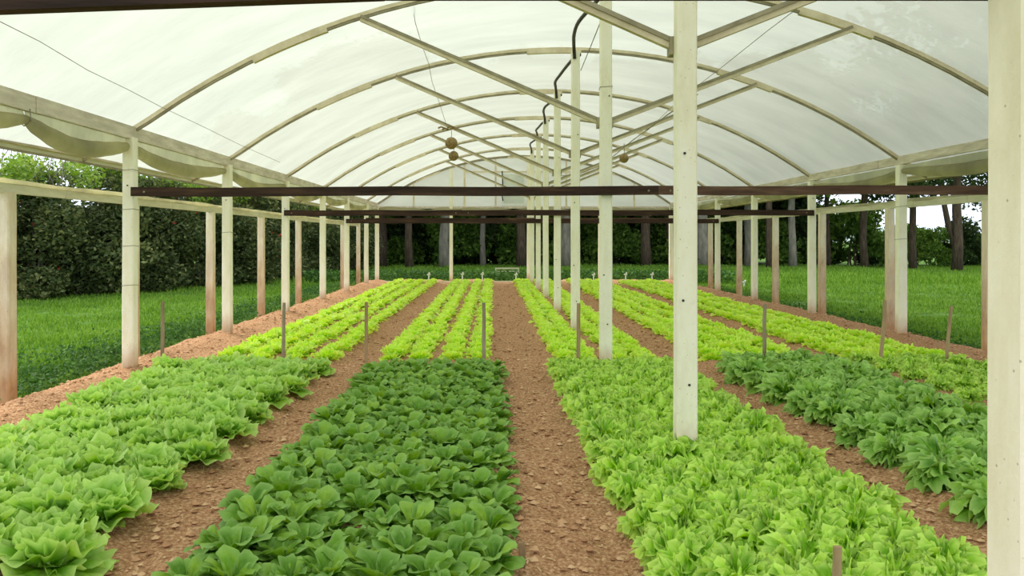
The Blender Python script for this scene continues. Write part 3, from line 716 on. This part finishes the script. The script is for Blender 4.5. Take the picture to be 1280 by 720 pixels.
def visible(x, y, zt=0.35):
    if y < 1.2: return False
    px = 616 + 1000*x/y; py = 299 + 1000*(1.5-zt)/y
    return -40 < px < 1330 and py < 745

def fill(kind, name, x0, x1, ya, yb, dx, dy, s, near, label, group, cat, flip, ref, jit=0.03):
    n = max(1, int(round((x1-x0)/dx))); j = 0; y = ya; out = 0; col = {}
    while y < yb:
        for i_ in range(n+1):
            x = x0 + (x1-x0)*i_/n + (dx*0.25*(1 if j % 2 else -1) if n > 1 else 0)
            xx = x + rnd.uniform(-jit, jit); yy = y + rnd.uniform(-jit, jit)
            if not visible(xx, yy): continue
            if abs(xx-XM) < 0.085 and min(abs(yy-q) for q in ST) < 0.085: continue
            e = plant(kind, name, xx, yy, s*rnd.uniform(.88, 1.12), label, group, yy < near, cat); out += 1
            col.setdefault(i_, []).append(e)
        y += dy; j += 1
    for i_, es in col.items():     # name the row and the place in the row counted from the stakes
        q = (n - i_) if flip else i_
        for k, e in enumerate(reversed(es)):
            e['label'] = '%s, %s row from the %s, %s from the stakes' % (label, ordn(q), ref, ordn(k))
    return out
cnt = {}
cnt['a'] = fill('a', 'head_lettuce', -3.28, -2.02, 2.6, 8.95, .30, .29, 1.22, 6.6, 'broad head lettuce', 'head lettuces in the leftmost bed', 'lettuce', True, 'soil path')
cnt['b'] = fill('b', 'smooth_lettuce', -1.2, -.05, 2.5, 9.0, .205, .205, 1.1, 5.2, 'dark round-leaved lettuce', 'smooth-leaved plants left of the middle path', 'lettuce', True, 'middle path')
cnt['c'] = fill('c', 'curly_lettuce', .84, 1.90, 2.4, 9.0, .205, .205, 1.28, 5.0, 'bright frilly lettuce', 'frilly lettuces right of the middle path', 'lettuce', False, 'middle path')
for dx_, dy_, s_c, wd_ in ((-.07, -.15, 1.75, 'left foot'), (.08, -.16, 1.65, 'right foot')):
    plant('c', 'curly_lettuce', XM+dx_, ST[1]+dy_, s_c, 'tall frilly lettuce growing up against the ' + wd_ + ' of the white post in its bed', 'frilly lettuces right of the middle path', True)
cnt['d'] = fill('d', 'curly_endive', 2.72, 3.75, 3.7, 9.0, .25, .25, 1.3, 6.0, 'dark toothed endive', 'dark endives in the right bed', 'endive', False, 'bed\'s left edge')
cnt['e'] = fill('c', 'curly_lettuce', 4.35, 5.4, 6.6, 9.2, .26, .26, 1.0, 0, 'frilly lettuce behind the endives', 'frilly lettuces in the rightmost bed', 'lettuce', False, 'endives')
# young lettuces in rows
ROWS = [-3.15, -2.78, -2.4, -2.0, -1.2, -.88, -.50, -.16, .84, 1.10, 1.52, 1.80, 2.62, 2.92, 3.24, 3.56, 4.32, 4.62, 4.94, 5.28]
spots = []
for x in ROWS:
    y = 9.45 + rnd.uniform(0, .2)
    while y < 27.2:
        if not (abs(x-XM) < .2 and min(abs(y-q) for q in ST) < .12): spots.append((x+rnd.uniform(-.03, .03), y+rnd.uniform(-.04, .04)))
        y += .235
spots = [p for p in spots if visible(p[0], p[1], .1)]
spots.sort(key=lambda p: p[1])
bedname = ['leftmost bed', 'bed left of the middle path', 'bed right of the middle path', 'second bed from the right', 'rightmost bed']
def bedof(x): return min(range(5), key=lambda k: abs(x-(BEDS[k][0]+BEDS[k][1])/2))
yc = {}
for x, y in spots[:300]:
    ri = min(range(len(ROWS)), key=lambda k: abs(x-ROWS[k])); yc[ri] = yc.get(ri, -1) + 1
    b = bedname[bedof(x)]
    plant('y', 'young_lettuce', x, y, rnd.uniform(1.25, 1.6), 'young lime lettuce, ' + ordn(ri % 4) + ' row of the ' + b.replace('second bed from the right', 'second-from-right bed').replace('bed left of the middle path', 'bed left of the path').replace('bed right of the middle path', 'bed right of the path') + ', ' + ordn(yc[ri]) + ' past stakes', 'young lettuces, ' + b, False)
lows = [rosette('y', 300+k, 2, 8) for k in range(3)]
lows = [[(V @ np.array(mt)[:3, :3].T + np.array(mt)[:3, 3], F, sh) for V, F, sh, mt in L] for L in lows]
Vs, Fs, Sh, o = [], [], [], 0
zg = ground_z(np.array([p[0] for p in spots]), np.array([p[1] for p in spots]))
for (x, y), z in list(zip(spots, zg))[300:]:
    L = lows[rnd.randrange(3)]; a = rnd.uniform(0, 6.28); s = rnd.uniform(1.25, 1.6)
    R = np.array([[math.cos(a), -math.sin(a), 0], [math.sin(a), math.cos(a), 0], [0, 0, 1]])*s
    for V, F, sh in L:
        Vs.append(V @ R.T + (x, y, z)); Fs.append(F+o); Sh.append(sh); o += len(V)
tag(link('young_lettuce_rows', npmesh('young_rows', np.concatenate(Vs), np.concatenate(Fs), M['let_y'], True, np.concatenate(Sh))), 'long far rows of lime green young lettuces reaching the far sill', 'lettuce', kind='stuff')
print('PLANTS', cnt, len(spots))

# ------------------------------------------------------------------ hedge and trees
def cloud(n, blobs, size, r, shell=0.55, flat=0.3):
    """leaf cards spread through the outer part of some ellipsoids"""
    bl = np.array(blobs, float); vol = bl[:, 3]*bl[:, 4]*bl[:, 5]; pk = r.choice(len(bl), n, p=vol/vol.sum())
    d = r.randn(n, 3); d /= np.linalg.norm(d, axis=1)[:, None]
    rad = shell + (1-shell)*r.rand(n)**0.6; rad *= 1 + 0.15*r.randn(n)*(rad > .9)
    P0 = bl[pk, :3] + d*rad[:, None]*bl[pk, 3:6]
    return leafcards(P0, size, r, flat)
def crown_blobs(r, H, z0, R, n):
    out = []
    for k in range(n):
        t = r.random(); z = z0 + (H-z0)*t; q = R*(1-0.55*t)*r.random()**.5; a = r.random()*6.28
        s = R*r.uniform(.28, .5); out.append((q*math.cos(a), q*math.sin(a), z, s, s, s*r.uniform(.6, .9)))
    return out
def stems(r, H, base, n, spread, mat, name, parent):
    m = MB()
    for k in range(n):
        a = r.random()*6.28; e = Vector((math.cos(a)*spread*r.random(), math.sin(a)*spread*r.random(), H*r.uniform(.7, 1)))
        p0 = Vector((math.cos(a)*base, math.sin(a)*base, 0)); mid = p0.lerp(e, .5) + Vector((r.uniform(-.1,.1), r.uniform(-.1,.1), .1))
        m.tube([p0, mid, e], 0.035, 5, [1, .75, .3])
    return m.build(name, mat, parent)
SHR = []
for v in range(4):
    r = random.Random(50+v); q = np.random.RandomState(50+v)
    bl = crown_blobs(r, 3.35, .55, 1.35, 26) + [(r.uniform(-1.1, 1.1), r.uniform(-.9, .9), .45, .6, .6, .5) for _ in range(8)] + [(r.uniform(-1.2, 1.2), r.uniform(-.6, .6), r.uniform(1.1, 2.4), .65, .6, .7) for _ in range(12)]
    V, F = cloud(21000, bl, .06, q, .45)
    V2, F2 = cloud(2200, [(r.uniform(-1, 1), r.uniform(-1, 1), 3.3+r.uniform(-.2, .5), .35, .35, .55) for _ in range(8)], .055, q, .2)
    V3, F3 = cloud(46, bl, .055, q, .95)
    SHR.append((npmesh('foliage', V, F, M['hedge']), npmesh('top_shoots', V2, F2, M['hedge_bright']), npmesh('red_blossoms', V3, F3, M['flower'])))
line = [(-15.6, 19.5), (-14.2, 21.2), (-13.0, 22.8), (-11.9, 24.4), (-10.8, 26.2), (-10.0, 28.0), (-9.4, 30.0), (-9.0, 32.2), (-8.7, 34.5), (-8.4, 37.0), (-7.8, 40.0)]
for k, (x, y) in enumerate(line):
    lab = 'tall dark flowering hedge shrub on the left, ' + ['outermost, by the left edge', 'second from the left edge', 'third from the left edge', 'fourth from the left edge', 'fifth from the left edge', 'sixth from the left edge', 'seventh from the left edge', 'eighth from the left edge', 'ninth from the left edge', 'tenth from the left edge', 'last before the far trees'][k]
    e = empty('hedge_shrub', (x, y, -.14), lab, 'shrub', 'tall hedge left of the greenhouse')
    f = SHR[k % 4]; e.rotation_euler = (0, 0, k*1.3); s = rnd.uniform(.98, 1.18); e.scale = (s*1.15, s*1.15, s)
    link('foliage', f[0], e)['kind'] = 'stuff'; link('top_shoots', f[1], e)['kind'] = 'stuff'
    if k < 7: link('red_blossoms', f[2], e)['kind'] = 'stuff'
    stems(random.Random(k), 2.6, .25, 7, .9, M['bark_pale'], 'stems', e)
# bare twigs standing above the hedge on the left
m = MB(); r = random.Random(77)
for k in range(26):
    x = -14.2 + r.uniform(-1.6, 2.2); p = Vector((x, 22.5, 3.0)); d = Vector((r.uniform(-.5, .5), 0, 1))
    for j in range(3):
        q = p + (d+Vector((r.uniform(-.5, .5), r.uniform(-.3, .3), r.uniform(-.2, .3))))*r.uniform(.3, .55); m.tube([p, q], .016-.004*j, 4); p = q
tag(m.build('bare_branches', M['bark_pale']), 'bare thin twigs rising above the hedge at the left edge', 'branches', kind='stuff')

TRE = []
for v in range(4):
    r = random.Random(150+v); q = np.random.RandomState(150+v)
    dense = crown_blobs(r, 11, 4.4, 3.3, 30); V, F = cloud(17000, dense, .17, q, .4)
    TRE.append(npmesh('foliage', V, F, M['tree_dark' if v != 2 else 'tree_mid']))
SPR = []
for v in range(3):
    r = random.Random(250+v); q = np.random.RandomState(250+v)
    bl = crown_blobs(r, 11, 4.2, 3.2, 22); V, F = cloud(6000, bl, .12, q, .3); SPR.append(npmesh('foliage', V, F, M['tree_dark']))
def trunk(r, H, rad, mat, e, fork=False, lean=0):
    m = MB(); pts = [Vector((0, 0, 0))]
    for k in range(1, 7): pts.append(Vector((lean*k/6+r.uniform(-.08, .08), r.uniform(-.08, .08), H*k/6)))
    m.tube(pts, rad, 9, [1.25, 1, .93, .86, .75, .6, .4])
    for k in range(6):
        b = pts[3+k % 3]; a = r.random()*6.28; L = r.uniform(1.2, 2.4)
        m.tube([b, b+Vector((math.cos(a)*L*.5, math.sin(a)*L*.5, L*.5)), b+Vector((math.cos(a)*L, math.sin(a)*L, L*1.1))], rad*.35, 5, [1, .7, .3])
    if fork: m.tube([Vector((-.05,0,1.0)), Vector((-.45, 0, 2.4)), Vector((-.75, .1, 4.2)), Vector((-1.2, 0, 7))], rad*.7, 8, [1, .9, .75, .5])
    m.build('trunk', mat, e, True)
# (pixel x, depth, trunk radius, kind, pale bark, fork)
T = [(395,44,.22,'d',0,0),(438,40,.18,'d',0,0),(478,46,.24,'d',0,0),(512,43,.22,'d',0,0),(556,45,.30,'d',1,0),(604,47,.18,'d',1,0),(652,45,.30,'d',0,0),
     (706,46,.38,'d',1,0),(760,45,.22,'d',0,0),(808,46,.30,'d',0,0),(836,48,.18,'d',0,0),(878,46,.40,'d',1,0),(936,47,.28,'d',1,0),(962,44,.2,'d',0,0),(991,45,.22,'d',1,0),
     (1035,47,.2,'s',0,0),(1081,45,.27,'s',0,0),(1141,44,.25,'s',0,0),(1196,42,.33,'s',0,1),(1268,44,.3,'s',0,0),(1345,45,.3,'s',0,0),(1420,46,.3,'s',0,0)]
for k, (px, Z, rad, kd, pale, fk) in enumerate(T):
    x = (px-616)/1000*Z; r = random.Random(300+k)
    nm = {0: 'leftmost'}.get(k)
    lab = ('leafy dark tree behind the far end, ' if kd == 'd' else 'thin-crowned tree right of the greenhouse, ')
    place = [None]*22
    wl = ['leftmost of the row', 'second from its left', 'third from its left', 'fourth from its left', 'fifth from its left with pale trunk', 'sixth from its left with slim pale trunk', 'seventh from its left',
          'with thick pale trunk beside the centre posts', 'ninth from its left', 'tenth from its left', 'eleventh from its left', 'with the thickest pale trunk on the right', 'thirteenth from its left with pale trunk', 'fourteenth from its left', 'last on the right with slim pale trunk',
          'leftmost of these', 'with straight dark trunk', 'with trunk just right of the inner post', 'with a thick forked trunk', 'behind the big near post', 'second behind the big near post', 'beyond the right edge']
    e = empty('tree', (x, Z, -.14), lab + wl[k], 'tree', 'trees beyond the greenhouse')
    trunk(r, 9.5, rad*(.72 if kd == 's' else .9), M['bark_pale' if pale else 'bark'], e, fk)
    f = TRE[k % 4] if kd == 'd' else SPR[k % 3]
    o = link('foliage', f, e); o['kind'] = 'stuff'; o.rotation_euler = (0, 0, r.random()*6.28)
    if kd == 'd': o.location = (0, 1.2, 0.4)
# undergrowth and second row closing the view at the back
BSH = []
for v in range(3):
    r = random.Random(450+v); q = np.random.RandomState(450+v)
    bl = crown_blobs(r, 2.3, .3, 1.7, 18); V, F = cloud(5200, bl, .10, q, .4); BSH.append(npmesh('foliage', V, F, M['tree_dark' if v == 1 else 'tree_mid']))
nb = 0
for k in range(30):
    px = 370 + k*33; Z = 48.5 + (k % 3)*1.2; x = (px-616)/1000*Z
    e = empty('bush', (x, Z, -.14), 'low bush below the far trees, ' + ordn(k) + ' from the left', 'bush', 'undergrowth below the far trees')
    o = link('foliage', BSH[k % 3], e); o['kind'] = 'stuff'; e.rotation_euler = (0, 0, k*.9); s = rnd.uniform(.75, 1.15) * (1.3 if px < 1080 else 1.0); e.scale = (s, s, s)
    stems(random.Random(k), 1.6, .2, 4, .8, M['bark'], 'stems', e)
for k in range(13):
    px = 330 + k*54; Z = 55; x = (px-616)/1000*Z
    e = empty('tree', (x, Z, -.14), 'dense dark tree of the second row, ' + ordn(k) + ' from the left', 'tree', 'second row of dense trees')
    o = link('foliage', TRE[(k+1) % 4], e); o['kind'] = 'stuff'; o.scale = (1.25, 1.25, 1.1); o.location = (0, 0, -2.8); o.rotation_euler = (0, 0, k*2.1)
    trunk(random.Random(600+k), 9, .25, M['bark'], e)

# big shade trees standing close on the right, their crowns over the right slope of the roof
SHD = []
for v in range(2):
    r = random.Random(700+v); q = np.random.RandomState(700+v)
    bl = crown_blobs(r, 8.0, 0.2, 5.2, 46); V, F = cloud(34000, bl, .17, q, .3); SHD.append(npmesh('foliage', V, F, M['tree_mid']))
for k, (x, y) in enumerate([(13.8, 5.5), (14.2, 12.5), (15.6, 20.0)]):
    e = empty('shade_tree', (x, y, -.14), 'broad shade tree right of the greenhouse, dim through the film, ' + ordn(k) + ' from the camera', 'tree', 'shade trees beside the roof')
    trunk(random.Random(710+k), 9.5, .3, M['bark'], e)
    o = link('foliage', SHD[k % 2], e); o['kind'] = 'stuff'; o.location = (0, 0, 5.6); o.rotation_euler = (0, 0, k*1.7)
